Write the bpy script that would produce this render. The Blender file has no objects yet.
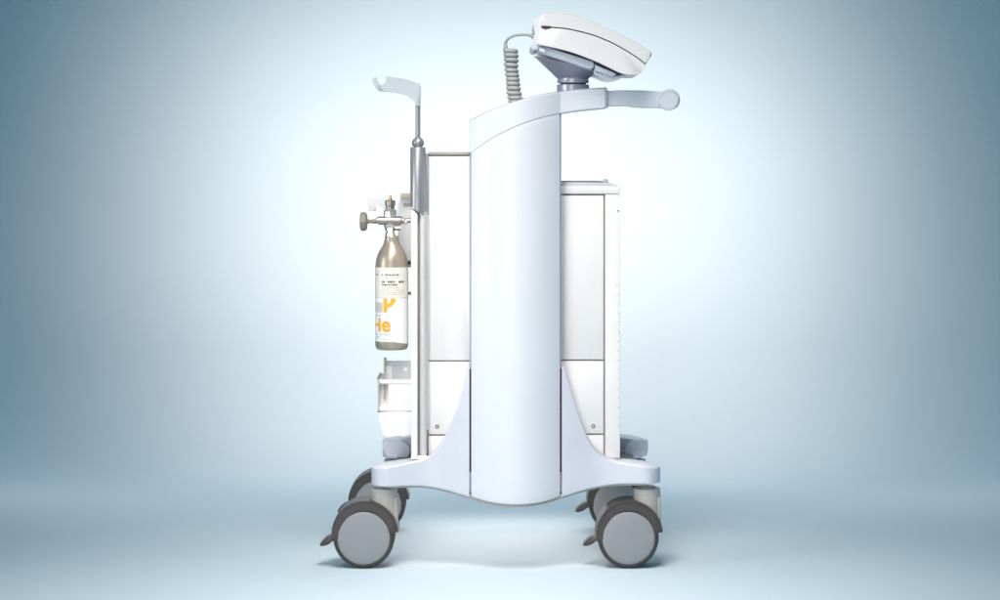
import bpy, bmesh, math
from mathutils import Vector, Matrix

scene = bpy.context.scene
COL = scene.collection

# ------------------------------------------------------------------ measures
S, D, CX, HY = 0.001866, 4.0, 497.0, 165.0     # metres per photo pixel at Y=0, camera distance, vanishing point
CAMZ = (569 - HY) * S
def k(Y): return S * (D + Y) / D
def X(px, Y=0.0): return (px - CX) * k(Y)
def Z(py, Y=0.0): return CAMZ - (py - HY) * k(Y)
def W(px, py, Y=0.0): return Vector((X(px, Y), Y, Z(py, Y)))

# ------------------------------------------------------------------ materials
def mat(name, col, rough=0.45, metal=0.0, coat=0.0, var=0.03, bump=0.0, bscale=400, spec=0.5, emit=None):
    m = bpy.data.materials.new(name); m.use_nodes = True
    nt = m.node_tree; b = nt.nodes['Principled BSDF']
    b.inputs['Roughness'].default_value = rough
    b.inputs['Metallic'].default_value = metal
    b.inputs['Specular IOR Level'].default_value = spec
    if coat:
        b.inputs['Coat Weight'].default_value = coat; b.inputs['Coat Roughness'].default_value = 0.15
    tc = nt.nodes.new('ShaderNodeTexCoord')
    n = nt.nodes.new('ShaderNodeTexNoise'); n.inputs['Scale'].default_value = 14; n.inputs['Detail'].default_value = 5
    nt.links.new(tc.outputs['Object'], n.inputs['Vector'])
    r = nt.nodes.new('ShaderNodeValToRGB')
    lo = [max(0, c * (1 - var)) for c in col]; hi = [min(1, c * (1 + var)) for c in col]
    r.color_ramp.elements[0].color = (*lo, 1); r.color_ramp.elements[1].color = (*hi, 1)
    r.color_ramp.elements[0].position = 0.35; r.color_ramp.elements[1].position = 0.65
    nt.links.new(n.outputs['Fac'], r.inputs['Fac']); nt.links.new(r.outputs['Color'], b.inputs['Base Color'])
    if bump:
        n2 = nt.nodes.new('ShaderNodeTexNoise'); n2.inputs['Scale'].default_value = bscale; n2.inputs['Detail'].default_value = 3
        nt.links.new(tc.outputs['Object'], n2.inputs['Vector'])
        bp = nt.nodes.new('ShaderNodeBump'); bp.inputs['Strength'].default_value = bump; bp.inputs['Distance'].default_value = 0.001
        nt.links.new(n2.outputs['Fac'], bp.inputs['Height']); nt.links.new(bp.outputs['Normal'], b.inputs['Normal'])
    return m

M = dict(
    column=mat('pearl_paint', (0.665, 0.69, 0.735), 0.42, 0.0, 0.1, 0.01),
    lav=mat('lavender_paint', (0.60, 0.617, 0.685), 0.34, 0.0, 0.2, 0.015),
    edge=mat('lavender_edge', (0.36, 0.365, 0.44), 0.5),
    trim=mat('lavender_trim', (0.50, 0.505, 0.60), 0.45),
    shelltrim=mat('console_trim', (0.58, 0.56, 0.56), 0.5),
    swivel=mat('swivel_metal', (0.52, 0.52, 0.58), 0.32, 0.35, 0, 0.02),
    cone=mat('lavender_metal', (0.35, 0.345, 0.42), 0.38, 0.2, 0, 0.02),
    arm=mat('pale_arm_paint', (0.62, 0.65, 0.70), 0.45, 0, 0.1, 0.01),
    panel=mat('panel_white', (0.845, 0.835, 0.82), 0.5, 0, 0, 0.008, 0.05, 900),
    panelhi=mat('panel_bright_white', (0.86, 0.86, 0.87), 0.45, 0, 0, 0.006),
    seam=mat('seam_brown', (0.23, 0.20, 0.17), 0.7),
    dark=mat('seam_dark', (0.035, 0.032, 0.035), 0.7),
    shell=mat('console_shell', (0.70, 0.695, 0.695), 0.45, 0, 0, 0.008, 0.05, 900),
    shellb=mat('console_rear', (0.66, 0.68, 0.74), 0.42),
    silver=mat('brushed_silver', (0.33, 0.345, 0.355), 0.33, 0.45, 0, 0.03),
    silver2=mat('pale_silver', (0.66, 0.65, 0.62), 0.40, 0.25, 0, 0.03),
    chrome=mat('chrome', (0.74, 0.71, 0.66), 0.18, 0.75),
    brass=mat('brass', (0.75, 0.52, 0.22), 0.3, 0.8),
    bottle=mat('bottle_metal', (0.41, 0.35, 0.275), 0.33, 0.4, 0, 0.05, 0.08, 300),
    knob=mat('knob_taupe', (0.29, 0.25, 0.20), 0.55, 0, 0, 0.05),
    steel=mat('valve_steel', (0.36, 0.32, 0.285), 0.28, 0.7, 0, 0.06),
    cream=mat('label_cream', (0.80, 0.77, 0.69), 0.6),
    paper=mat('label_white', (0.86, 0.85, 0.83), 0.6),
    orange=mat('label_orange', (0.90, 0.42, 0.01), 0.5),
    ink=mat('label_ink', (0.10, 0.09, 0.08), 0.6),
    ink2=mat('label_pale_ink', (0.42, 0.40, 0.37), 0.6),
    beige=mat('bracket_beige', (0.50, 0.44, 0.37), 0.55),
    trimbeige=mat('housing_trim', (0.46, 0.43, 0.39), 0.5),
    grey=mat('bracket_grey', (0.55, 0.55, 0.55), 0.5),
    tyre=mat('tyre_rubber', (0.040, 0.035, 0.034), 0.55, 0, 0, 0.08, 0.1, 500),
    hood=mat('caster_hood', (0.058, 0.050, 0.048), 0.42, 0, 0, 0.05),
    hub=mat('hub_grey', (0.275, 0.283, 0.302), 0.5, 0, 0, 0.02, 0.06, 600),
    padc=mat('foot_pad_lilac', (0.78, 0.74, 0.83), 0.45, 0, 0, 0.02),  # lightened colour makes up for light missing at the rear feet
    stem=mat('stem_grey', (0.45, 0.42, 0.395), 0.42, 0, 0, 0.03),
    cable=mat('cable_grey', (0.42, 0.44, 0.41), 0.5, 0, 0, 0.03),
    hook=mat('hook_plastic', (0.52, 0.57, 0.60), 0.35, 0, 0.1, 0.01),
    latch=mat('latch_grey', (0.42, 0.49, 0.52), 0.4),
    under=mat('underside_grey', (0.36, 0.345, 0.32), 0.6),
)

# ------------------------------------------------------------------ helpers
def obj(name, bm, m, parent=None, smooth=35, origin=None):
    bmesh.ops.remove_doubles(bm, verts=bm.verts, dist=1e-6)
    bmesh.ops.recalc_face_normals(bm, faces=bm.faces)
    me = bpy.data.meshes.new(name)
    if origin is not None:
        bmesh.ops.translate(bm, verts=bm.verts, vec=-Vector(origin))
    bm.to_mesh(me); bm.free()
    for p in me.polygons: p.use_smooth = True
    me.set_sharp_from_angle(angle=math.radians(smooth))
    for mm in (m if isinstance(m, (list, tuple)) else [m]): me.materials.append(mm)
    o = bpy.data.objects.new(name, me); COL.objects.link(o)
    if origin is not None: o.location = origin
    if parent is not None:
        o.parent = parent
        # parents carry only a location, so world placement = local placement minus the parents' offsets
        off = Vector((0, 0, 0)); q = parent
        while q is not None:
            off += q.location; q = q.parent
        o.location = Vector(o.location) - off
    return o

def part_empty(name, loc, parent=None):
    o = bpy.data.objects.new(name, None); COL.objects.link(o); o.empty_display_size = 0.05
    o.location = loc
    if parent is not None:
        o.parent = parent
        off = Vector((0, 0, 0)); q = parent
        while q is not None: off += q.location; q = q.parent
        o.location = Vector(loc) - off
    return o

def smoothpath(pts, n=6):
    """Catmull-Rom through open list of 2-tuples."""
    out = []
    P = [pts[0]] + list(pts) + [pts[-1]]
    for i in range(1, len(P) - 2):
        p0, p1, p2, p3 = [Vector(q) for q in P[i-1:i+3]]
        for j in range(n):
            t = j / n
            out.append(tuple(0.5 * ((2*p1) + (-p0+p2)*t + (2*p0-5*p1+4*p2-p3)*t*t + (-p0+3*p1-3*p2+p3)*t**3)))
    out.append(tuple(pts[-1]))
    return out

def extrude(bm, outline, Y0, Y1, bevel=0.0, seg=3, both=False, world=False):
    """prism from an outline (photo pixels on plane Y0) running back to Y1; bevel rounds the rim."""
    pts = [Vector((p[0], Y0, p[1])) for p in outline] if world else [W(p[0], p[1], Y0) for p in outline]
    f = [bm.verts.new(p) for p in pts]
    b = [bm.verts.new((p.x, Y1, p.z)) for p in pts]
    ff = bm.faces.new(f); fb = bm.faces.new(list(reversed(b)))
    n = len(pts)
    sides = [bm.faces.new((f[i], b[i], b[(i+1) % n], f[(i+1) % n])) for i in range(n)]
    if bevel:
        es = list(ff.edges) + (list(fb.edges) if both else [])
        bmesh.ops.bevel(bm, geom=es, offset=bevel, segments=seg, profile=0.5, affect='EDGES', clamp_overlap=True)
    return bm

def box(bm, x0, x1, y0, y1, z0, z1, bevel=0.0, seg=2):
    r = bmesh.ops.create_cube(bm, size=1)
    vs = r['verts']
    for v in vs:
        v.co = Vector(((x0+x1)/2 + v.co.x*(x1-x0), (y0+y1)/2 + v.co.y*(y1-y0), (z0+z1)/2 + v.co.z*(z1-z0)))
    if bevel:
        es = {e for v in vs for e in v.link_edges}
        bmesh.ops.bevel(bm, geom=list(es), offset=bevel, segments=seg, profile=0.5, affect='EDGES')
    return bm

def pbox(bm, px0, px1, py0, py1, Y0, Y1, bevel=0.0):
    return box(bm, X(px0, Y0), X(px1, Y0), Y0, Y1, Z(py1, Y0), Z(py0, Y0), bevel)

def lathe(bm, prof, origin, axis='Z', n=40, a0=0, a1=2*math.pi):
    """prof: (radius, t) along axis"""
    o = Vector(origin); rings = []
    full = abs(a1 - a0 - 2*math.pi) < 1e-6
    m = n if full else n + 1
    for r, t in prof:
        ring = []
        for i in range(m):
            a = a0 + (a1-a0) * i / n
            c, s = math.cos(a)*r, math.sin(a)*r
            p = {'Z': (c, s, t), 'Y': (c, t, s), 'X': (t, c, s)}[axis]
            ring.append(bm.verts.new(o + Vector(p)))
        rings.append(ring)
    for A, B in zip(rings, rings[1:]):
        for i in range(n):
            j = (i+1) % m
            bm.faces.new((A[i], A[j], B[j], B[i]))
    if full:
        if prof[0][0] > 1e-6: bm.faces.new(rings[0])
        if prof[-1][0] > 1e-6: bm.faces.new(list(reversed(rings[-1])))
    return bm

def tube(bm, pts, r, n=10):
    pts = [Vector(p) for p in pts]; rings = []
    up = Vector((0, 1, 0.01)).normalized()
    t = (pts[1]-pts[0]).normalized(); u = t.cross(up).normalized()
    for i, p in enumerate(pts):
        if i == 0: t = (pts[1]-pts[0])
        elif i == len(pts)-1: t = pts[-1]-pts[-2]
        else: t = pts[i+1]-pts[i-1]
        t.normalize(); u = (u - t*u.dot(t)).normalized(); v = t.cross(u)
        rr = r[i] if isinstance(r, (list, tuple)) else r
        rings.append([bm.verts.new(p + (u*math.cos(2*math.pi*j/n) + v*math.sin(2*math.pi*j/n))*rr) for j in range(n)])
    for A, B in zip(rings, rings[1:]):
        for j in range(n): bm.faces.new((A[j], A[(j+1) % n], B[(j+1) % n], B[j]))
    bm.faces.new(rings[0]); bm.faces.new(list(reversed(rings[-1])))
    return bm

def interp(tab):
    tab = sorted(tab)
    def f(x):
        if x <= tab[0][0]: return tab[0][1]
        for (x0, y0), (x1, y1) in zip(tab, tab[1:]):
            if x <= x1: return y0 + (y1-y0)*(x-x0)/max(1e-9, x1-x0)
        return tab[-1][1]
    return f

def loft(bm, pxs, yf, yb, top, bot, b=0.003, bb=None):
    """body swept along X: front Y yf(px), back Y yb(px), top/bottom photo rows; front rims rounded by b (top) and bb (bottom)."""
    bb = b if bb is None else bb
    rings = []
    for px in pxs:
        x = X(px); y0, y1 = yf(px), yb(px); zt, zb = Z(top(px)), Z(bot(px))
        c = []
        lim = max(1e-4, min((zt-zb)*0.45, (y1-y0)*0.45)); q = min(b, lim); w = min(bb, lim)
        for a in (0, 30, 60, 90):                      # bottom front rim
            r = math.radians(a); c.append((y0 + w - w*math.sin(r), zb + w - w*math.cos(r)))
        h_ = zt - q - zb - w
        for e_ in (0.02, 0.15, 0.5, 0.85, 0.98): c.append((y0, zb + w + h_*e_))
        for a in (0, 30, 60, 90):
            r = math.radians(a); c.append((y0 + q - q*math.cos(r), zt - q + q*math.sin(r)))
        for a in (0, 45, 90):
            r = math.radians(a); c.append((y1 - q + q*math.sin(r), zt - q + q*math.cos(r)))
        for a in (0, 45, 90):
            r = math.radians(a); c.append((y1 - w + w*math.cos(r), zb + w - w*math.sin(r)))
        rings.append([bm.verts.new((x, p[0], p[1])) for p in c])
    n = len(rings[0])
    for A, B in zip(rings, rings[1:]):
        for j in range(n): bm.faces.new((A[j], A[(j+1) % n], B[(j+1) % n], B[j]))
    bm.faces.new(rings[0]); bm.faces.new(list(reversed(rings[-1])))
    return bm

def frange(a, b, n): return [a + (b-a)*i/n for i in range(n+1)]
new = bmesh.new

# ------------------------------------------------------------------ setting: studio sweep
def paper(name, col):
    m = bpy.data.materials.new(name); m.use_nodes = True
    nt = m.node_tree; b = nt.nodes['Principled BSDF']
    b.inputs['Roughness'].default_value = 0.85; b.inputs['Specular IOR Level'].default_value = 0.15
    tc = nt.nodes.new('ShaderNodeTexCoord'); n = nt.nodes.new('ShaderNodeTexNoise')
    n.inputs['Scale'].default_value = 2.2; n.inputs['Detail'].default_value = 3
    nt.links.new(tc.outputs['Object'], n.inputs['Vector'])
    r = nt.nodes.new('ShaderNodeValToRGB')
    r.color_ramp.elements[0].color = (*[c*0.985 for c in col], 1); r.color_ramp.elements[1].color = (*[min(1, c*1.015) for c in col], 1)
    r.color_ramp.elements[0].position = 0.3; r.color_ramp.elements[1].position = 0.7
    nt.links.new(n.outputs['Fac'], r.inputs['Fac']); nt.links.new(r.outputs['Color'], b.inputs['Base Color'])
    return m
PAPER = paper('studio_blue_sweep', (0.56, 0.682, 0.735))
WY0, R = 1.12, 0.29                                   # where the floor ends, radius of the cove
bm = new()
vs = [bm.verts.new(v) for v in ((-6, -7, 0), (6, -7, 0), (6, WY0, 0), (-6, WY0, 0))]
bm.faces.new(vs); fl = obj('floor', bm, PAPER); fl['kind'] = 'structure'
bm = new(); prev = None
prof = [(WY0 + R*math.sin(math.radians(a)), R - R*math.cos(math.radians(a))) for a in frange(0, 90, 40)] + [(WY0+R, 3.2)]
for y, z in prof:
    cur = (bm.verts.new((-6, y, z)), bm.verts.new((6, y, z)))
    if prev: bm.faces.new((prev[0], prev[1], cur[1], cur[0]))
    prev = cur
bd = obj('backdrop', bm, PAPER, smooth=40); bd['kind'] = 'structure'

# ------------------------------------------------------------------ THE CART
cart = part_empty('medical_cart', (0, 0.23, 0))
cart['label'] = 'white and lavender medical trolley on four casters with a tilted console on top'
cart['category'] = 'medical cart'

# ---- column
def bulge(px):                                        # plan curve of the column's face
    u = (px - 515.5) / 45.0
    return -0.034 * (1 - u*u) if abs(u) < 1 else 0.0
backY = lambda px: 0.465 - bulge(px)
band_top = interp(smoothpath([(470, 121), (480, 116), (490, 111.6), (510, 104.3), (530, 98.3), (550, 93.8), (575, 90.3), (607, 88.2)], 6))
band_bot = interp(smoothpath([(470, 154), (474, 151), (485, 143.3), (500, 134.5), (520, 125.3), (540, 118.6), (560, 114), (580, 110.8), (607, 108.2)], 6))
base_bot = interp(smoothpath([(366, 486.5), (385, 487), (410, 486.8), (430, 488.2), (450, 492), (470, 497.2), (490, 501.2), (515, 503), (540, 501.5),
                              (560, 497.5), (580, 492), (600, 487.8), (620, 485), (640, 484.2), (664, 484)], 5))
bm = new()
loft(bm, frange(471.3, 559.8, 48), bulge, backY, lambda p: band_bot(p)-2, lambda p: base_bot(p)-1.2, 0.002)
obj('column', bm, M['column'], cart, 30)
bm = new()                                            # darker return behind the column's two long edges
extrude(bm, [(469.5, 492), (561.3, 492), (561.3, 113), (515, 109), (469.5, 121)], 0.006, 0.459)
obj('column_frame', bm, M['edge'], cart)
# top cover running over the column and out to the handle
bm = new()
loft(bm, frange(470, 559.9, 40), lambda p: bulge(p)-0.0012, lambda p: backY(p)+0.0012, band_top, band_bot, 0.0018)
obj('top_cover', bm, M['column'], cart, 30)
tc_ = [o for o in cart.children if o.name == 'top_cover'][0]
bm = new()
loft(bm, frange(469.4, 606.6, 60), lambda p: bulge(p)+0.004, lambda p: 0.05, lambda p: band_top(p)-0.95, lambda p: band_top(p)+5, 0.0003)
obj('edge_trim', bm, M['edge'], tc_, 30)  # darker strip imitating the shade along the cover's rounded top edge
bm = new()
loft(bm, frange(559.93, 607, 20), lambda p: -0.0012 + max(0, (p-604.5))**2*0.0006, lambda p: 0.09, band_top, band_bot, 0.0022)
obj('top_arm', bm, M['arm'], cart, 30)

# ---- handle
hnd = part_empty('handle', W(607, 98, 0.03), cart)
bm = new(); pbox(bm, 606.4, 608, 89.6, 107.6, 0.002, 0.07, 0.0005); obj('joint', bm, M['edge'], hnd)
bm = new()
loft(bm, frange(607.6, 664, 24), lambda p: 0.006, lambda p: 0.034, interp([(607, 91), (620, 90.2), (640, 90.4), (664, 91.5)]),
     interp([(607, 106.4), (628, 106), (632, 107.2), (645, 107.8), (664, 108)]), 0.002)
obj('arm', bm, M['arm'], hnd)
c = W(668.4, 100.4, -0.004); r = 9.9*S
bm = new()
lathe(bm, [(0, 0), (r*0.86, 0), (r*0.875, 0.0008), (r*0.90, 0.0008), (r*0.915, 0), (r*0.985, 0), (r, 0.0006), (r, 0.012)], c, 'Y', 64)
obj('end_cap', bm, M['arm'], hnd, 18)
c2 = W(669.8, 99.7, 0.003); r = 10.6*S
bm = new()
lathe(bm, [(0, 0.003), (r*0.9, 0.003), (r*0.97, 0.0045), (r, 0.008), (r, 0.038), (r*0.95, 0.041), (0, 0.042)], c2, 'Y', 48)
obj('grip', bm, M['lav'], hnd)

# ---- base with four feet
lt = smoothpath([(366, 470.5), (372, 468.7), (390, 466), (410, 462.6), (420, 460.6), (426, 458.8), (432, 455), (442, 442.5), (452, 422.5), (459, 402.5), (464, 384), (467.3, 367.5), (469.3, 366)], 6)
rt = smoothpath([(562, 366), (563.8, 367.5), (567, 376), (571, 389), (576.5, 408.5), (584.5, 430.5), (592.5, 446.5), (602, 456), (614, 461.6), (640, 465), (655, 467.6), (664, 469.5)], 6)
ltop, rtop = interp(lt), interp(rt)
def foot_front(px):                                   # plan: rounded ends of the feet, swelling towards the column
    y = 0.0
    if px < 386: u = min(1, (386-px)/15.5); y = 0.034*(1-math.sqrt(max(0, 1-u*u)))
    elif px > 646: u = min(1, (px-646)/15.5); y = 0.034*(1-math.sqrt(max(0, 1-u*u)))
    elif 386 < px < 470: y = 0.013*math.sin(math.pi*(px-386)/84)**1.5
    elif 562 < px < 646: y = 0.013*math.sin(math.pi*(px-562)/84)**1.5
    return y
FB = lambda px: 0.078 - (foot_front(px) if foot_front(px) > 0 else 0)
xs_l = [370.6 + 15.4*(1-math.cos(math.radians(a))) for a in range(0, 91, 6)] + frange(388, 426, 14) + frange(428, 469.3, 36)
xs_r = frange(561.9, 604, 38) + frange(606, 645, 14) + [661.4 - 15.4*(1-math.cos(math.radians(a))) for a in range(90, -1, -6)]
for mirror in (False, True):
    for xs, top in ((xs_l, ltop), (xs_r, rtop)):
        bm = new(); loft(bm, xs, foot_front, FB, top, base_bot, 0.0042, 0.0025)
        if mirror:
            for v in bm.verts: v.co.y = 0.465 - v.co.y
        sk = obj('foot_skirt', bm, M['lav'], cart, 40)
        if not mirror:                                # darker strip: bevel shade put into colour along the swept upper edge
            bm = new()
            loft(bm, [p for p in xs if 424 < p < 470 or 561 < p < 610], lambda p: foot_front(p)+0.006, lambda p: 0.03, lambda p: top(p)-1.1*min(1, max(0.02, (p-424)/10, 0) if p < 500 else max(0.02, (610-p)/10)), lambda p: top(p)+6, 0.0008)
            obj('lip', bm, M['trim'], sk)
bm = new()                                            # undertray: the grey-brown rim seen along the lower edge
loft(bm, frange(388, 645, 60), lambda p: 0.003 + (bulge(p)+0.001 if 470 < p < 561 else foot_front(p)), lambda p: 0.46, lambda p: base_bot(p)-3, lambda p: base_bot(p)+1.7, 0.001)
obj('undertray', bm, M['under'], cart)
for a, b2 in ((469.4, 471.2), (560.1, 561.8)):
    bm = new(); pbox(bm, a, b2, 369, 472, 0.0045, 0.03); obj('seam_gasket', bm, M['dark'], cart)  # dark strips put shade into the gaps beside the column
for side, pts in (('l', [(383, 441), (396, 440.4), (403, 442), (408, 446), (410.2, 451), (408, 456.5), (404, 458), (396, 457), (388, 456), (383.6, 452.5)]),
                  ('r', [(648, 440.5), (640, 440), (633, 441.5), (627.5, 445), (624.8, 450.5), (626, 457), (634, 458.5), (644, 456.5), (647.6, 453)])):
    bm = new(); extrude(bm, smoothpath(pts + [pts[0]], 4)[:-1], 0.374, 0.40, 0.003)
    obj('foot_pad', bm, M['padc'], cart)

# ---- casters (one built, copied to the other three corners)
FLOORZ = 0.0
cas = part_empty('caster', W(384, 489, 0.036), cart)
wc = W(363.5, 538.4, 0.0); R1 = wc.z - FLOORZ
def wheel(parent, Y, flip):
    w = part_empty('wheel', (wc.x, Y, wc.z), parent)
    return w
tw = 0.022
def wheel_mesh(Yc, sgn):
    bm = new(); q = sgn
    lathe(bm, [(R1*0.80, -q*0.0095), (R1*0.875, -q*0.0115), (R1*0.93, -q*0.011), (R1*0.975, -q*0.008), (R1, -q*0.003), (R1, q*0.004), (R1*0.97, q*0.009), (R1*0.5, q*0.010), (0, q*0.010)],
          (wc.x, Yc, wc.z), 'Y', 64)
    return bm
def hub_mesh(Yc, sgn):
    rh = 26.4*S; q = sgn; bm = new()
    lathe(bm, [(0, -q*0.0135), (rh*0.6, -q*0.0133), (rh*0.93, -q*0.0126), (rh*0.97, -q*0.0120), (rh, -q*0.0108), (rh, q*0.002)], (wc.x, Yc, wc.z), 'Y', 64)
    return bm
for Yc, sgn in ((0.0135, 1), (0.0585, -1)):
    obj('tyre', wheel_mesh(Yc, sgn), M['tyre'], cas, 40)
    obj('hub_cover', hub_mesh(Yc, sgn), M['hub'], cas, 40)
hc = W(364.6, 534.6, 0.0); rh = 33.4*S
bm = new()                                            # hood over the pair of wheels
out = []
for a in frange(3, 192, 60):
    out.append((hc.x + rh*math.cos(math.radians(a)), hc.z + rh*math.sin(math.radians(a))))
for a in reversed(frange(3, 192, 40)):
    out.append((hc.x + rh*0.72*math.cos(math.radians(a)), hc.z + rh*0.72*math.sin(math.radians(a))))
extrude(bm, out, 0.0045, 0.0675, 0.0035, 3, True, world=True)
step = [(hc.x + (p[0]-hc.x)*q, hc.z + (p[1]-hc.z)*q) for p, q in zip(out, [0.925]*61 + [1.0]*41)]
extrude(bm, step, 0.0014, 0.0706, 0.0018, 2, True, world=True)
obj('hood', bm, M['hood'], cas, 40)
st = W(384.2, 489, 0.036)
bm = new(); rs = 13.4*S
lathe(bm, [(rs*0.6, 0.006), (rs*0.62, 0.0035), (rs*0.95, 0.003), (rs, 0.0015), (rs, -0.0080), (rs*0.985, -0.0085), (rs*0.985, -0.0092), (rs, -0.0097), (rs, -0.05), (0, -0.05)], st, 'Z', 40)
extrude(bm, [(384, 497), (397.2, 497), (397.6, 530.5), (395, 527), (384, 516)], 0.020, 0.052, 0.004, 3, True)
obj('stem', bm, M['stem'], cas, 35)
bm = new()
extrude(bm, smoothpath([(334, 534.6), (331, 535.4), (327, 537), (323, 540.4), (319.6, 545.4), (324.5, 545.6), (329.5, 543.6), (332.5, 540.6), (336, 540)], 4), 0.024, 0.047, 0.0025, 3, True)
obj('brake_pedal', bm, M['hood'], cas, 50)

def copy_tree(o, parent, delta=None):
    c = o.copy(); COL.objects.link(c); c.parent = parent
    if delta is not None: c.location = Vector(o.location) + Vector(delta)
    for ch in list(o.children): copy_tree(ch, c)
    return c
dx = (628.6 - 363.5)*S
copy_tree(cas, cart, (dx, 0, 0))
copy_tree(cas, cart, (0.004, 0.393, 0))
copy_tree(cas, cart, (dx, 0.393, 0))

# ---- tall housing (left) with side panels
YB = 0.052
def prect(x0, x1, y0, y1): return [(x0, y1), (x1, y1), (x1, y0), (x0, y0)]
tall = part_empty('tall_housing', W(448, 458, 0.2), cart)
bm = new(); pbox(bm, 427.8, 469.6, 153.6, 459, YB+0.003, 0.415, 0.001); obj('carcass', bm, M['panel'], tall)
bm = new(); pbox(bm, 428.2, 469.4, 154, 458.8, YB, YB+0.004); obj('seam_backing', bm, M['seam'], tall)
bm = new(); pbox(bm, 428.6, 468.6, 151.9, 155, YB-0.004, 0.417, 0.0007); obj('top_trim', bm, M['trimbeige'], tall)
arc = smoothpath([(428.4, 221), (438, 231), (448, 246), (457, 266), (463.5, 290), (467.5, 318), (469.4, 345)], 6)
bm = new(); extrude(bm, [(428.4, 156.4), (428.4, 360.2), (469.6, 360.2), (469.6, 156.4)][::1], YB-0.003, YB+0.01, 0.0007, 2); obj('side_panel', bm, M['panel'], tall)
bm = new(); extrude(bm, [(428.4, 156.6)] + arc + [(469.6, 156.6)], YB-0.0035, YB, 0.0002, 1); obj('panel_facing', bm, M['panelhi'], tall)  # added brighter sheet imitating a pale overlay on the panel, no real facing
bm = new(); pbox(bm, 428.4, 469.6, 361.8, 434.2, YB-0.003, YB+0.01, 0.0007); ap = obj('access_panel', bm, M['panel'], tall)
def screw(parent, px, py):
    c = W(px, py, YB-0.0036); bm = new(); r = 2.2*S
    lathe(bm, [(0, 0.0010), (r*0.35, 0.0010), (r*0.42, 0.0001), (r*0.85, 0.0), (r, 0.0006), (r, 0.003)], c, 'Y', 24)
    obj('screw', bm, M['seam'], parent)
screw(tall, 437.2, 426.6)
bm = new(); pbox(bm, 428.4, 469.6, 436, 458.5, YB-0.003, YB+0.01, 0.0007); obj('kick_panel', bm, M['panel'], tall)

# ---- short housing (right)
short = part_empty('short_housing', W(585, 458, 0.2), cart)
bm = new(); pbox(bm, 560.5, 606, 189, 458, YB+0.003, 0.415, 0.001); obj('carcass', bm, M['panel'], short)
bm = new(); pbox(bm, 560.7, 605.6, 189.2, 457.8, YB, YB+0.004); obj('seam_backing', bm, M['seam'], short)
bm = new()
extrude(bm, [(560.5, 194), (560.5, 187.3), (563, 186), (618.6, 186.3), (620, 187.6), (620, 194)], YB-0.005, 0.418, 0.0008, 2)
obj('lid', bm, M['panel'], short)
bm = new()
extrude(bm, [(560.5, 187), (560.5, 182.2), (610, 182.6), (613, 184), (619, 186.2), (619, 187)], YB+0.004, 0.40, 0.0008, 2)
obj('top_tray', bm, M['hook'], short)
bm = new(); pbox(bm, 560.5, 602.5, 181.3, 182.6, YB+0.006, 0.2, 0.0003); obj('tray_edge', bm, M['seam'], short)
c = W(605.4, 184.5, 0.062); r = 3.1*S
bm = new(); lathe(bm, [(r*0.98, -0.002), (r, 0.004), (r*0.93, 0.007), (r*0.7, 0.0095), (r*0.35, 0.0108), (0, 0.011)], c, 'Z', 28); obj('latch', bm, M['latch'], short)
bm = new(); pbox(bm, 560.6, 603.4, 195.6, 359.4, YB-0.003, YB+0.01, 0.0007); obj('side_panel', bm, M['panel'], short)
bm = new(); pbox(bm, 560.6, 603.4, 361, 433.4, YB-0.003, YB+0.01, 0.0007); obj('access_panel', bm, M['panel'], short)
screw(short, 593.4, 426.2)
bm = new(); pbox(bm, 560.6, 603.4, 435, 458, YB-0.003, YB+0.01, 0.0007); obj('kick_panel', bm, M['panel'], short)
bm = new()
extrude(bm, [(605.2, 194.6), (619.6, 194.6), (619.6, 197), (616.8, 199.5), (616.6, 210.4), (618, 210.6), (620.2, 212.6), (620, 458), (605.2, 458)], YB-0.006, 0.42, 0.001, 2)
fd = obj('end_door', bm, M['panel'], short)
bm = new()
pbox(bm, 616.2, 617.6, 284.4, 285.3, YB-0.0066, YB-0.004); pbox(bm, 618.4, 619.6, 284.4, 285.3, YB-0.0066, YB-0.004)
for i in range(1, 16): pbox(bm, 618.2, 619.5, 284.6+9.45*i-0.6, 284.6+9.45*i+0.6, YB-0.0066, YB-0.004)
obj('vent_slots', bm, M['grey'], fd)
bm = new(); pbox(bm, 617.2, 619.4, 210.4, 211.6, YB-0.0064, YB+0.02); obj('catch', bm, M['seam'], fd)

# ---- mast: silver tube, groove rail, hook
mast = part_empty('mast', W(419, 459, 0.03), cart)
YM = 0.030
bm = new(); c0 = W(417.9, 148, YM); rr = 7.7*S; n = 48; top_, bot_ = [], []
for i in range(n):
    a = 2*math.pi*i/n; x = c0.x + rr*math.cos(a); y = c0.y + rr*math.sin(a)
    zb = Z(205.5 + (x-(c0.x-rr))/(2*rr)*11, YM)
    top_.append((x, y, c0.z)); bot_.append((x, y, zb))
inner = [(c0.x + (p[0]-c0.x)*0.93, c0.y + (p[1]-c0.y)*0.93, c0.z + 0.0012) for p in top_]
A = [bm.verts.new(p) for p in bot_]; B = [bm.verts.new(p) for p in top_]; C2 = [bm.verts.new(p) for p in inner]
for P_, Q_ in ((A, B), (B, C2)):
    for i in range(n): bm.faces.new((P_[i], P_[(i+1) % n], Q_[(i+1) % n], Q_[i]))
bm.faces.new(C2); bm.faces.new(list(reversed(A)))
obj('tube', bm, M['silver'], mast, 50)
bm = new(); extrude(bm, [(421, 153.2), (427.9, 153.2), (427.9, 221), (421, 214)], YM+0.004, YB+0.004, 0.0008, 2); obj('tube_backing', bm, M['silver'], mast)
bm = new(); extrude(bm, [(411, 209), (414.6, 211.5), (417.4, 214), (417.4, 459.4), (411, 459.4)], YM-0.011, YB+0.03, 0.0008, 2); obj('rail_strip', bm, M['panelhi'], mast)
bm = new(); pbox(bm, 417, 428.3, 215, 459, YM+0.002, YB+0.03, 0.0008); obj('rail_back', bm, M['silver2'], mast)
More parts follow.
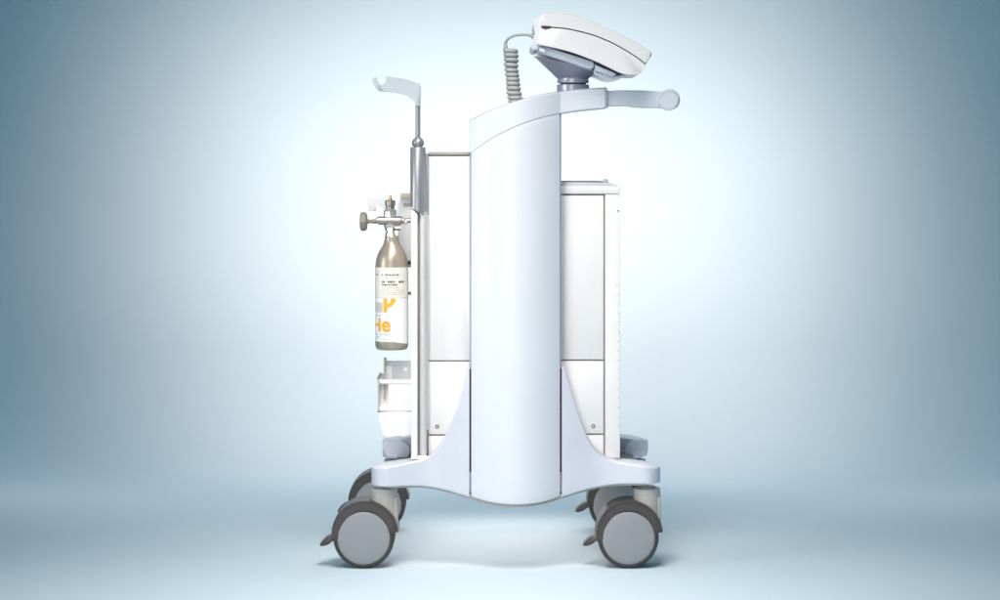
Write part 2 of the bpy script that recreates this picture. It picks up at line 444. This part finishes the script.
bm = new(); pbox(bm, 417.2, 419.2, 215, 456.5, YM-0.001, YM+0.01, 0.0005); obj('groove_lining', bm, M['seam'], mast)
bm = new(); pbox(bm, 426.8, 428.2, 430, 458, YM-0.001, YM+0.01, 0.0003); obj('rail_gasket', bm, M['dark'], mast)
bm = new(); r = 3.9*S; c = W(423.3, 456, YM-0.001)
lathe(bm, [(0, 0), (r*0.55, 0.001), (r*0.88, 0.003), (r, 0.006), (r, Z(212, YM)-c.z)], c, 'Z', 28)
obj('rod_insert', bm, M['silver2'], mast, 50)
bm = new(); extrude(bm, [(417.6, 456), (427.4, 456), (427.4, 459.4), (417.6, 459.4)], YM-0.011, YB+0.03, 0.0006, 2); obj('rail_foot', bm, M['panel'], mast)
bm = new()
c = W(417.9, 148, YM)
lathe(bm, [(4.2*S, -0.002), (4.4*S, 0.002), (5.4*S, 0.0035), (6.1*S, 0.008), (6.1*S, 0.011), (5.2*S, 0.015), (3.6*S, 0.0185), (2.6*S, 0.0195), (2.45*S, 0.021)], c, 'Z', 32)
obj('collar', bm, M['silver'], mast, 60)
bm = new(); c = W(417.9, 139, YM); lathe(bm, [(2.55*S, 0), (2.45*S, Z(103, YM)-c.z)], c, 'Z', 24); obj('rod', bm, M['silver'], mast)
hk = smoothpath([(420.4, 106), (420.7, 96), (420.6, 86.5), (419, 84), (416.5, 82.6), (404, 79), (394, 77.2), (387.3, 76.6), (385.9, 77.4), (386, 80.5), (385.2, 83.4), (382.7, 85), (379.6, 84.6), (377.6, 82.2), (377, 79), (375.6, 77.2), (373.6, 77.3),
                 (372.7, 79), (372.8, 82.5), (374.5, 86.8), (377, 89.8), (380.6, 91.5), (392, 92.6), (404, 95), (410, 98.2), (413.6, 101.2), (415.3, 104.2), (415.6, 106)], 3)
bm = new(); extrude(bm, hk, YM-0.007, YM+0.007, 0.0022, 3, True); obj('hook', bm, M['hook'], mast, 50)

# ---- bottle holder
hold = part_empty('bottle_holder', W(404, 300, 0.1), cart)
YH = 0.125
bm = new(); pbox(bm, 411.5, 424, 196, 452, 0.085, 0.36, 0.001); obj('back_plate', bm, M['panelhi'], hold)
bm = new()
extrude(bm, [(398, 262), (397.4, 205), (400, 198.5), (403, 195), (412, 194), (412, 268), (404, 266)], YH+0.012, YH+0.08, 0.003, 2)
obj('clamp_block', bm, M['panel'], hold)
bm = new(); pbox(bm, 400.4, 411, 193.6, 198.6, YH-0.012, YH+0.05, 0.002); pbox(bm, 403.4, 411, 203.6, 206.4, YH+0.009, YH+0.02, 0.0005)
obj('clamp_lug', bm, M['beige'], hold)
bm = new()                                            # white retaining strap behind the valve
extrude(bm, [(368.2, 199), (387, 199), (387, 210), (383, 208.6), (378, 206), (375.2, 205.2), (375, 211), (368.2, 211)], YH+0.036, YH+0.06, 0.0012, 2)
obj('strap_plate', bm, M['panel'], hold)
bm = new(); pbox(bm, 407.6, 411.4, 261.2, 264.6, YH-0.02, YH+0.02, 0.0008); obj('retaining_pin', bm, M['dark'], hold)
bm = new(); pbox(bm, 408, 411.4, 292.6, 295, YH-0.02, YH+0.02, 0.0008); obj('retaining_pin', bm, M['knob'], hold)
# cradle
YC = 0.10
def cplate():
    bm = new()
    outer = [W(*p, YC) for p in prect(386, 411.6, 361, 379)]
    pbox(bm, 386, 411.6, 361, 366, YC, YC+0.006, 0.0004)
    pbox(bm, 392, 411.6, 365.8, 379, YC+0.0008, YC+0.006, 0.0004)
    return bm
obj('cradle_back', cplate(), M['grey'], hold)
bm = new(); pbox(bm, 385.9, 392.2, 365.8, 379.8, YC+0.002, YC+0.006, 0.0003); obj('cradle_window', bm, M['panelhi'], hold)  # white plate added so the open hole reads bright
c = W(405.6, 369.4, YC-0.0006); bm = new(); lathe(bm, [(0, 0), (1.7*S, 0.0), (2.0*S, 0.0012), (2.0*S, 0.003)], c, 'Y', 20); obj('rivet', bm, M['panelhi'], hold)
bm = new(); pbox(bm, 383.6, 385.8, 358.6, 399.6, YC-0.004, YC+0.02, 0.0006); obj('cradle_post', bm, M['beige'], hold)
bm = new()
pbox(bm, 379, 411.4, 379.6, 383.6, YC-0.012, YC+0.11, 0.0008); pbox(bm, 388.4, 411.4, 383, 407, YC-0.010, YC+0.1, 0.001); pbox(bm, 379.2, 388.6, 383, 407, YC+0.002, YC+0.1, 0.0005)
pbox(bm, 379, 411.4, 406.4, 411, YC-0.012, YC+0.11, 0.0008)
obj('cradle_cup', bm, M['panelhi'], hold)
bm = new(); extrude(bm, [(376.6, 378.4), (379.4, 380), (379.4, 410), (377, 413), (377.8, 409), (377.8, 382)], YC-0.014, YC+0.11, 0.0004, 1); obj('cradle_lip', bm, M['beige'], hold)
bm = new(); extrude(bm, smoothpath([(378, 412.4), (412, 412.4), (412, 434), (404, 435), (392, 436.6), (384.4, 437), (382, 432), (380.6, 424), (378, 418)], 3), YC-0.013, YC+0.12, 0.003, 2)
obj('drip_tray', bm, M['panelhi'], hold)  # made-up white block standing in for leftover white background glow

# ---- console with swivel neck
con = part_empty('console', W(573, 92, 0.045), cart)
YK0, YK1 = -0.045, 0.135
lid_top = smoothpath([(544.6, 14.6), (548, 13.2), (559, 13.1), (572, 15.6), (584.5, 19.3), (607.6, 29.4), (623, 36.6), (637, 44), (648, 50.6), (650.8, 53)], 5)
lid_bot = smoothpath([(646.2, 64.2), (635, 55.6), (616, 44.3), (604, 38.8), (590.8, 33.9), (570, 28.8), (556, 27.2), (541.6, 26.6)], 5)
lid = lid_top + [(651.2, 54.4), (650.6, 56.5)] + lid_bot + [(541.2, 24), (542.4, 20)]
bm = new(); extrude(bm, lid, YK0, YK1, 0.004, 3, True); lid_o = obj('lid', bm, M['shell'], con, 40)
bm = new()
up = [(p[0]+0.35, p[1]-0.65) for p in lid_top] + [(651.9, 54.6), (650.9, 57)]
extrude(bm, up + [(p[0], p[1]+4) for p in reversed(lid_top)], YK0+0.005, YK1-0.01, 0.0005, 1); obj('lid_trim', bm, M['shelltrim'], lid_o, 40)  # greyer strip imitating edge shade along the top of the lid
low_top = [(p[0]-0.2, p[1]+1.25) for p in reversed(lid_bot)]
low_bot = smoothpath([(645.4, 67), (643, 70.6), (639, 74), (632, 74.6), (624.4, 74), (616, 71), (605, 65.6), (595, 61), (574, 53), (556, 48.2), (540, 45), (537, 44)], 4)
bm = new(); extrude(bm, low_top + low_bot, YK0+0.0005, YK1, 0.004, 3, True); obj('lower_shell', bm, M['shell'], con, 40)
bm = new()
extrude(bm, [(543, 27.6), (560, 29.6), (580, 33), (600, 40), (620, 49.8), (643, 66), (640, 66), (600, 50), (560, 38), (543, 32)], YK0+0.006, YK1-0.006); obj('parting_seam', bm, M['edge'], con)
bm = new(); extrude(bm, smoothpath([(541.2, 26.2), (545, 25.9), (551.4, 26.6), (550, 28.2), (545, 28.9), (541.6, 27.6), (541.2, 26.2)], 3)[:-1], YK0-0.0008, YK0+0.01); obj('thumb_recess', bm, M['dark'], con)
bm = new()                                            # rear hinge housing
extrude(bm, smoothpath([(541, 15), (545, 13.4), (546, 20), (544, 40), (540, 47), (535.4, 50.2), (532, 49.6), (530.6, 46.4), (532, 42), (535, 37), (534.4, 31), (533.4, 26), (534.4, 20), (537.5, 16.5), (541, 15)], 4)[:-1], YK0+0.006, YK1-0.006, 0.006, 4, True)
obj('rear_housing', bm, M['shellb'], con, 50)
bm = new(); extrude(bm, [(537.4, 46.6), (541, 44.8), (592.6, 61.4), (594, 63.4), (594, 67.4), (592, 69.4), (588, 69), (540.4, 53.2), (537, 51)], YK0+0.012, YK1-0.02, 0.003, 3, True)
obj('mounting_plate', bm, M['lav'], con, 50)
bm = new(); extrude(bm, [(539.4, 47.4), (545, 49.2), (545, 52.8), (539.4, 51.2)], YK0+0.006, YK0+0.03, 0.0012, 2); obj('hinge_pin', bm, M['panelhi'], con)
bm = new(); extrude(bm, [(595, 64.6), (613.6, 72.4), (616, 74), (614.4, 76), (611.6, 76.4), (595, 70.4)], YK0+0.012, YK1-0.03, 0.002, 2, True); obj('plate_extension', bm, M['shellb'], con)
bm = new(); extrude(bm, smoothpath([(594, 69), (612, 76.6), (616, 76), (626, 74.4), (624, 76.6), (614, 79.6), (606, 79.2), (594, 74.4)], 3), YK0+0.02, YK1-0.03, 0.003, 3, True); obj('cable_cover', bm, M['lav'], con, 50)
# cone
YN = 0.045; cz = Z(78.6, YN); cxn = X(573, YN)
bm = new(); n = 56; rings = []
pl = W(533.4, 56.2, YN); pr = W(598.6, 72.5, YN); ctr = (pl+pr)/2; ax = (pr-pl)/2
for t in [0, 0.05, 0.2, 0.4, 0.6, 0.8, 1.0]:
    ring = []
    for i in range(n):
        a = 2*math.pi*i/n
        lo = Vector((cxn + 16*S*math.cos(a), YN + 16*S*math.sin(a), cz))
        hi = ctr + ax*math.cos(a) + Vector((0, 0.058*math.sin(a), 0))
        e = t**1.06
        ring.append(bm.verts.new(lo.lerp(hi, e)))
    rings.append(ring)
for A, B in zip(rings, rings[1:]):
    for i in range(n): bm.faces.new((A[i], A[(i+1) % n], B[(i+1) % n], B[i]))
bm.faces.new(rings[0]); bm.faces.new(list(reversed(rings[-1])))
obj('neck_cone', bm, M['cone'], con, 40)
bm = new(); lathe(bm, [(16.1*S, 0), (16.1*S, 0.001), (15.6*S, 0.0025), (15.6*S, -0.001), (16.2*S, -0.0075), (15.4*S, -0.009), (0, -0.009)], (cxn, YN, cz), 'Z', 56); obj('swivel_ring', bm, M['swivel'], con, 40)
bm = new(); lathe(bm, [(0, 0), (13*S, 0), (13*S, -0.006), (0, -0.006)], (cxn, YN, cz-0.0085), 'Z', 40); obj('swivel_gap', bm, M['dark'], con)
bm = new(); lathe(bm, [(0, 0), (15.6*S, 0), (16.4*S, -0.001), (16.4*S, -0.03), (0, -0.03)], (cxn, YN, cz-0.0115), 'Z', 56); obj('swivel_base', bm, M['swivel'], con, 40)
c = W(569.6, 75, YN); bm = new()
bmesh.ops.create_uvsphere(bm, u_segments=16, v_segments=10, radius=1)
for v in bm.verts: v.co = Vector((c.x + v.co.x*0.0013, YN-16.9*S*1.02 + v.co.y*0.0012, c.z + v.co.z*0.0028))
obj('lock_pin', bm, M['panelhi'], con)  # white bead standing in for a small white light on the cone

# ---- coiled cable
YV = 0.05
p0, p1 = W(516.4, 108, YV), W(510.4, 46.5, YV)
axis = (p1-p0); L = axis.length; ad = axis.normalized(); e1 = Vector((0, 1, 0)); e2 = ad.cross(e1).normalized()
turns = 13.6; N = int(turns*22); pts = []
for i in range(N+1):
    t = i/N; a = 2*math.pi*turns*(t + 0.012*math.sin(5*t) + 0.006*math.sin(13*t)) + 2.2
    rad = (5.3 + 0.3*math.sin(t*9))*S
    pts.append(p0 + axis*t + Vector((-1.1*S*math.sin(math.pi*t) + 0.25*S*math.sin(17*t), 0, 0)) + (e1*math.sin(a) + e2*math.cos(a))*rad)
tail = smoothpath([(505.4, 44), (506.3, 41), (509, 38.2), (514, 35.9), (520, 34.9), (527, 35), (533, 36.4), (537, 37.4)], 5)
last = pts[-1]; tl = []
for i, q in enumerate(tail):
    p = W(q[0], q[1], YV); tl.append(p)
# blend: leave the coil on its left side
j0 = len(pts)-1
while (pts[j0]-p1).dot(Vector((-1, 0, 0))) < 4.4*S: j0 -= 1
pts = pts[:j0+1]
start = pts[-1]
tl = [start.lerp(tl[0], 0.5)] + [Vector((q.x, start.y + (q.y-start.y)*min(1, i/8), q.z)) for i, q in enumerate(tl)]
bm = new(); rads = [2.25*S]*len(pts) + [2.1*S - 0.75*S*min(1, i/6) for i in range(len(tl))]
tube(bm, pts + tl, rads, 12)
cab = obj('coiled_cable', bm, M['cable'], cart, 80)
bm = new(); tube(bm, [W(530, 35.6, YV), W(533, 36.3, YV), W(536.5, 37.2, YV)], [1.6*S, 2.6*S, 3.4*S], 14); obj('strain_relief', bm, M['cable'], cab, 60)

# ------------------------------------------------------------------ GAS BOTTLE
YG = 0.085
BXP = 391.7
bx = X(BXP, YG); KB = k(YG); rb = 16.6*KB
zb = lambda py: CAMZ - (py-HY)*KB
gas = part_empty('gas_bottle', (bx, YG, zb(349.5)))
gas['label'] = 'small taupe metal helium cylinder with cream label and orange lettering clamped beside the mast'
gas['category'] = 'gas bottle'
bm = new()
prof = [(0, zb(349)), (rb*0.86, zb(349.2)), (rb*0.95, zb(348)), (rb*0.995, zb(344.5)), (rb, zb(341)), (rb, zb(270)), (rb*0.99, zb(266)), (rb*0.965, zb(262)), (rb*0.925, zb(258.4)), (rb*0.865, zb(255)), (rb*0.78, zb(251.8)),
        (rb*0.67, zb(248.6)), (rb*0.56, zb(245.8)), (rb*0.48, zb(243)), (rb*0.435, zb(240)), (rb*0.425, zb(237.6)), (rb*0.41, zb(236.2)), (rb*0.37, zb(235.6)), (0, zb(235.6))]
lathe(bm, prof, (bx, YG, 0), 'Z', 64)
obj('cylinder', bm, M['bottle'], gas, 50)
def band(r, y0, y1, a0=0, a1=2*math.pi, n=64, name='', m=None, y0r=None):
    """paper band on the bottle, lower/upper rows y0>y1; y0r lets the lower edge slope to the right"""
    bm = new(); o = []
    for i in range(n+1):
        a = a0 + (a1-a0)*i/n; x = math.cos(a); lo = y0 if y0r is None else y0 + (y0r-y0)*max(0, x)**1.5
        o.append((bm.verts.new((bx+r*x, YG+r*math.sin(a), zb(lo))), bm.verts.new((bx+r*x, YG+r*math.sin(a), zb(y1)))))
    for p, q in zip(o, o[1:]): bm.faces.new((p[0], q[0], q[1], p[1]))
    return obj(name, bm, m, gas, 60)
lab = band(rb+0.0003, 297, 266.8, name='hazard_label', m=M['cream'])
low = band(rb+0.0002, 340.6, 297.3, name='gas_label', m=M['paper'], y0r=343.5)
def wrap(bm, r):                                      # flat (px,py) drawing -> round the bottle's front, px measured as seen
    for v in bm.verts:
        sx = max(-0.985, min(0.985, (v.co.x-BXP)*KB/rb)); a = math.asin(sx)
        v.co = Vector((bx + r*math.sin(a), YG - r*math.cos(a), zb(v.co.z)))
def flat_rect(bm, x0, x1, y0, y1, n=6):
    for i in range(n):
        a, b2 = x0+(x1-x0)*i/n, x0+(x1-x0)*(i+1)/n
        vs = [bm.verts.new((p[0], 0, p[1])) for p in ((a, y0), (b2, y0), (b2, y1), (a, y1))]
        bm.faces.new(vs)
import random
rnd = random.Random(4)
def print_line(bm, x0, x1, y, h, w=(0.7, 2.2), gap=0.5, density=0.8):
    x = x0
    while x < x1:
        l = rnd.uniform(*w)
        if rnd.random() < density: flat_rect(bm, x, min(x1, x+l), y - h*rnd.uniform(0.35, 0.55), y + h*rnd.uniform(0.35, 0.55), 2)
        x += l + gap*rnd.uniform(0.6, 1.5)
bm = new()
print_line(bm, 382.4, 400, 274.1, 1.7, (0.8, 2.0), 0.6, 0.9)
print_line(bm, 383, 404.4, 281.0, 2.0, (1.0, 2.4), 0.5, 0.95)
print_line(bm, 383, 398.6, 284.0, 2.0, (1.0, 2.4), 0.5, 0.95)
print_line(bm, 376.7, 379, 274.2, 1.6, (0.8, 1.4), 0.4, 1)
wrap(bm, rb+0.0006); obj('print', bm, M['ink'], lab, 60)
bm = new()
print_line(bm, 383, 398, 276.9, 0.8, (0.6, 1.6), 0.6)
for y in (287.0, 289.4, 291.8, 293.9): print_line(bm, 383, 404 if y > 288 else 400, y, 0.8, (0.5, 1.8), 0.6)
print_line(bm, 376.8, 380, 271, 0.6, (0.6, 1.2), 0.5)
wrap(bm, rb+0.0006); obj('fine_print', bm, M['ink2'], lab, 60)
# orange letters
def letters(txt, x0, x1, y0, y1):
    cu = bpy.data.curves.new('t', 'FONT'); cu.body = txt; cu.offset = 0.028; cu.resolution_u = 6
    to = bpy.data.objects.new('t', cu); COL.objects.link(to)
    bpy.context.view_layer.update()
    me = bpy.data.meshes.new_from_object(to.evaluated_get(bpy.context.evaluated_depsgraph_get()))
    bpy.data.objects.remove(to); bpy.data.curves.remove(cu)
    bm = new(); bm.from_mesh(me); bpy.data.meshes.remove(me)
    xs = [v.co.x for v in bm.verts]; ys = [v.co.y for v in bm.verts]
    for v in bm.verts:
        u = (v.co.x-min(xs))/(max(xs)-min(xs)); w = (v.co.y-min(ys))/(max(ys)-min(ys))
        v.co = Vector((x0+(x1-x0)*u, 0, y0+(y1-y0)*w))
    bmesh.ops.triangulate(bm, faces=bm.faces)
    bmesh.ops.subdivide_edges(bm, edges=bm.edges, cuts=2)
    return bm
bm = letters('H', 372.0, 381.6, 330.6, 317.2)
g = bm.verts[:] + bm.edges[:] + bm.faces[:]
bmesh.ops.bisect_plane(bm, geom=g, plane_co=(376.3, 0, 0), plane_no=(-1, 0, 0), clear_outer=True)
wrap(bm, rb+0.0007); obj('letter', bm, M['orange'], low, 60)
bm = letters('e', 382.6, 391.4, 331, 320); wrap(bm, rb+0.0007); obj('letter', bm, M['orange'], low, 60)
bm = new()
flat_rect(bm, 384.4, 388.2, 311.2, 297.6, 4)
q = [(388.2, 307.2), (390.6, 305.4), (391.6, 306.2), (397, 299.2), (395.2, 297.6), (391.6, 297.6), (391, 301.2), (388.2, 303.2)]
bm.faces.new([bm.verts.new((p[0], 0, p[1])) for p in q])
bmesh.ops.triangulate(bm, faces=bm.faces); bmesh.ops.subdivide_edges(bm, edges=bm.edges, cuts=2)
wrap(bm, rb+0.0007); obj('letter', bm, M['orange'], low, 60)
bm = new()
flat_rect(bm, 376.3, 383.4, 311.4, 301.6, 5)
wrap(bm, rb+0.0005); obj('grey_block', bm, mat('label_taupe', (0.60, 0.55, 0.49), 0.6), low, 60)
for rows in (((376.6, 383, 300, 0.6, (1, 2), 0.5),), ((376.8, 391, 314.6, 0.7, (0.8, 2), 0.4),),
             ((376.8, 391.4, 333.4, 0.8, (0.8, 2), 0.4), (377, 382, 335.6, 0.7), (377, 391, 337.8, 0.6, (1, 2), 0.5))):
    bm = new()
    for row in rows: print_line(bm, *row)
    wrap(bm, rb+0.0006); obj('fine_print', bm, M['ink2'], low, 60)
# valve
val = part_empty('valve', (bx, YG, zb(236)), gas)
vx = X(390.2, YG)
def vl(name, prof, m, n=32, x=vx):
    bm = new(); lathe(bm, [(r*KB, zb(y)) for r, y in prof], (x, YG, 0), 'Z', n); return obj(name, bm, m, val, 30)
vl('neck_nut', [(0, 236.2), (5.2, 236.2), (5.2, 233.4), (4.2, 232.6), (4.2, 230.8), (5.4, 230.2), (5.6, 226), (0, 226)], M['chrome'], 6)
vl('body', [(0, 227.5), (6.2, 227.5), (6.5, 224), (6.5, 210.8), (5.9, 209.8), (0, 209.8)], M['chrome'], 8)
vl('outlet', [(0, 210), (4.4, 210), (4.4, 206), (5.2, 205.6), (5.2, 201), (4.4, 200.2), (0, 200.2)], M['steel'], 32)
vl('pressure_tip', [(0, 200.6), (2.0, 200.6), (2.0, 198), (1.2, 197.6), (1.2, 195.4), (0, 195)], M['brass'], 20)
bm = new(); hx = lambda px: X(px, YG)
lathe(bm, [(0, hx(376)), (2.4*KB, hx(376)), (3.0*KB, hx(376.6)), (3.0*KB, hx(378)), (4.3*KB, hx(378.4)), (4.3*KB, hx(401)), (3.2*KB, hx(402)), (3.2*KB, hx(404)), (2.2*KB, hx(404.2)), (2.2*KB, hx(411.5))], (0, YG-0.006, zb(220.6)), 'X', 32)
obj('cross_pipe', bm, M['steel'], val, 30)
bm = new(); lathe(bm, [(0, hx(395)), (3.1*KB, hx(395)), (3.1*KB, hx(401)), (0, hx(401))], (0, YG-0.004, zb(228)), 'X', 6)
obj('relief_plug', bm, M['steel'], val, 30)
bm = new(); lathe(bm, [(0, hx(404.4)), (2.9*KB, hx(404.4)), (3.1*KB, hx(405.2)), (3.1*KB, hx(407)), (0, hx(407))], (0, YG-0.01, zb(221.6)), 'X', 20)
obj('gland_nut', bm, M['chrome'], val, 30)
knb = part_empty('knob', (hx(364), YG, zb(221.5)), val)
bm = new(); lathe(bm, [(2.6*KB, hx(367.4)), (2.0*KB, hx(369)), (1.8*KB, hx(371)), (2.2*KB, hx(373)), (2.4*KB, hx(376.5)), (0, hx(376.5))], (0, YG-0.004, zb(221.4)), 'X', 24); 
obj('spindle', bm, M['knob'], val, 50)
bm = new(); n = 48; R2 = 9.2*KB
rings = []
for xx, s in ((360.2, 0.0), (360.2, 0.72), (360.8, 0.90), (362, 0.985), (363.6, 1.0), (365.2, 0.98), (366.6, 0.90), (367.4, 0.72), (367.8, 0.3), (367.8, 0.0)):
    ring = []
    for i in range(n):
        a = 2*math.pi*i/n; rr2 = R2*s*(1 + 0.035*math.cos(8*a)*(1 if s > 0.8 else 0))
        ring.append(bm.verts.new((hx(xx), YG-0.004+rr2*math.cos(a), zb(221.5)+rr2*math.sin(a))))
    rings.append(ring)
for A, B in zip(rings, rings[1:]):
    for i in range(n):
        try: bm.faces.new((A[i], A[(i+1) % n], B[(i+1) % n], B[i]))
        except ValueError: pass
bpy.data.objects.remove(knb)
obj('knob', bm, M['knob'], val, 45)

# ------------------------------------------------------------------ light
w = bpy.data.worlds.new('World'); scene.world = w; w.use_nodes = True
bg = w.node_tree.nodes['Background']
bg.inputs['Color'].default_value = (0.0, 0.60, 1.0, 1); bg.inputs['Strength'].default_value = 0.22

def area(name, loc, target, size, power, col=(1, 1, 1), size_y=None, spread=180):
    l = bpy.data.lights.new(name, 'AREA'); l.energy = power; l.color = col; l.size = size
    if size_y: l.shape = 'RECTANGLE'; l.size_y = size_y
    l.spread = math.radians(spread)
    o = bpy.data.objects.new(name, l); COL.objects.link(o); o.location = loc
    o.rotation_euler = (Vector(target)-Vector(loc)).to_track_quat('-Z', 'Y').to_euler(); return o
area('key_softbox', (-0.35, -1.7, 1.75), (0, 0, 0.42), 0.8, 1.7, (0.98, 0.91, 0.84), spread=50)
area('front_softbox', (-0.7, -3.7, 0.60), (0.05, 0.2, 0.28), 0.9, 1.1, (1, 0.94, 0.87), spread=36)  # low fill added to brighten the rear feet and wheels
area('side_softbox', (-2.1, -1.1, 0.9), (0, 0, 0.50), 0.7, 1.8, (1, 0.99, 0.97), size_y=1.1, spread=50)
area('overhead_softbox', (0, -0.75, 1.75), (0, -0.65, 0), 0.7, 13.6, (1.0, 0.895, 0.85), spread=102)
area('top_softbox', (0, 0.92, 1.6), (0, 0.98, 0), 3.6, 3.2, (1.0, 0.95, 0.96), size_y=0.3, spread=56)
area('floor_lamp', (0, 0.325, 0.116), (0, 0.325, 0), 0.40, 0.80, (1.0, 0.88, 0.85), size_y=0.52, spread=180)  # unseen fill lamp added under the chassis to lift the floor shadow
def spot(name, x, z, energy, col, cone):
    sp = bpy.data.lights.new(name, 'SPOT'); sp.energy = energy; sp.color = col
    sp.spot_size = math.radians(cone); sp.spot_blend = 1.0; sp.shadow_soft_size = 0.12
    so = bpy.data.objects.new(name, sp); COL.objects.link(so); so.location = (x, 0.60, z)
    so.rotation_euler = (Vector((x*1.05, 1.41, z+0.01))-so.location).to_track_quat('-Z', 'Y').to_euler()
for bx_ in (-0.36, 0.36):
    spot('background_spot', bx_, 0.88, 18.2, (1.0, 0.92, 0.87), 126)
    spot('background_low_spot', bx_, 0.52, 18.6, (1.0, 0.77, 0.68), 122)

# ------------------------------------------------------------------ camera
cam = bpy.data.cameras.new('camera'); co = bpy.data.objects.new('camera', cam); COL.objects.link(co)
co.location = (0, -D, CAMZ); co.rotation_euler = (math.radians(90), 0, 0)
cam.sensor_width = 36; cam.lens = 36*D/(1000*S)
cam.shift_x = 3/1000; cam.shift_y = -(300-HY)/1000
cam.clip_start = 0.05; cam.clip_end = 100
scene.camera = co
scene.view_settings.view_transform = 'Standard'; scene.view_settings.look = 'None'
scene.view_settings.exposure = 0; scene.view_settings.gamma = 1
scene.render.engine = 'CYCLES'
scene.cycles.use_denoising = True
scene.cycles.max_bounces = 8
scene.render.filter_size = 1.5
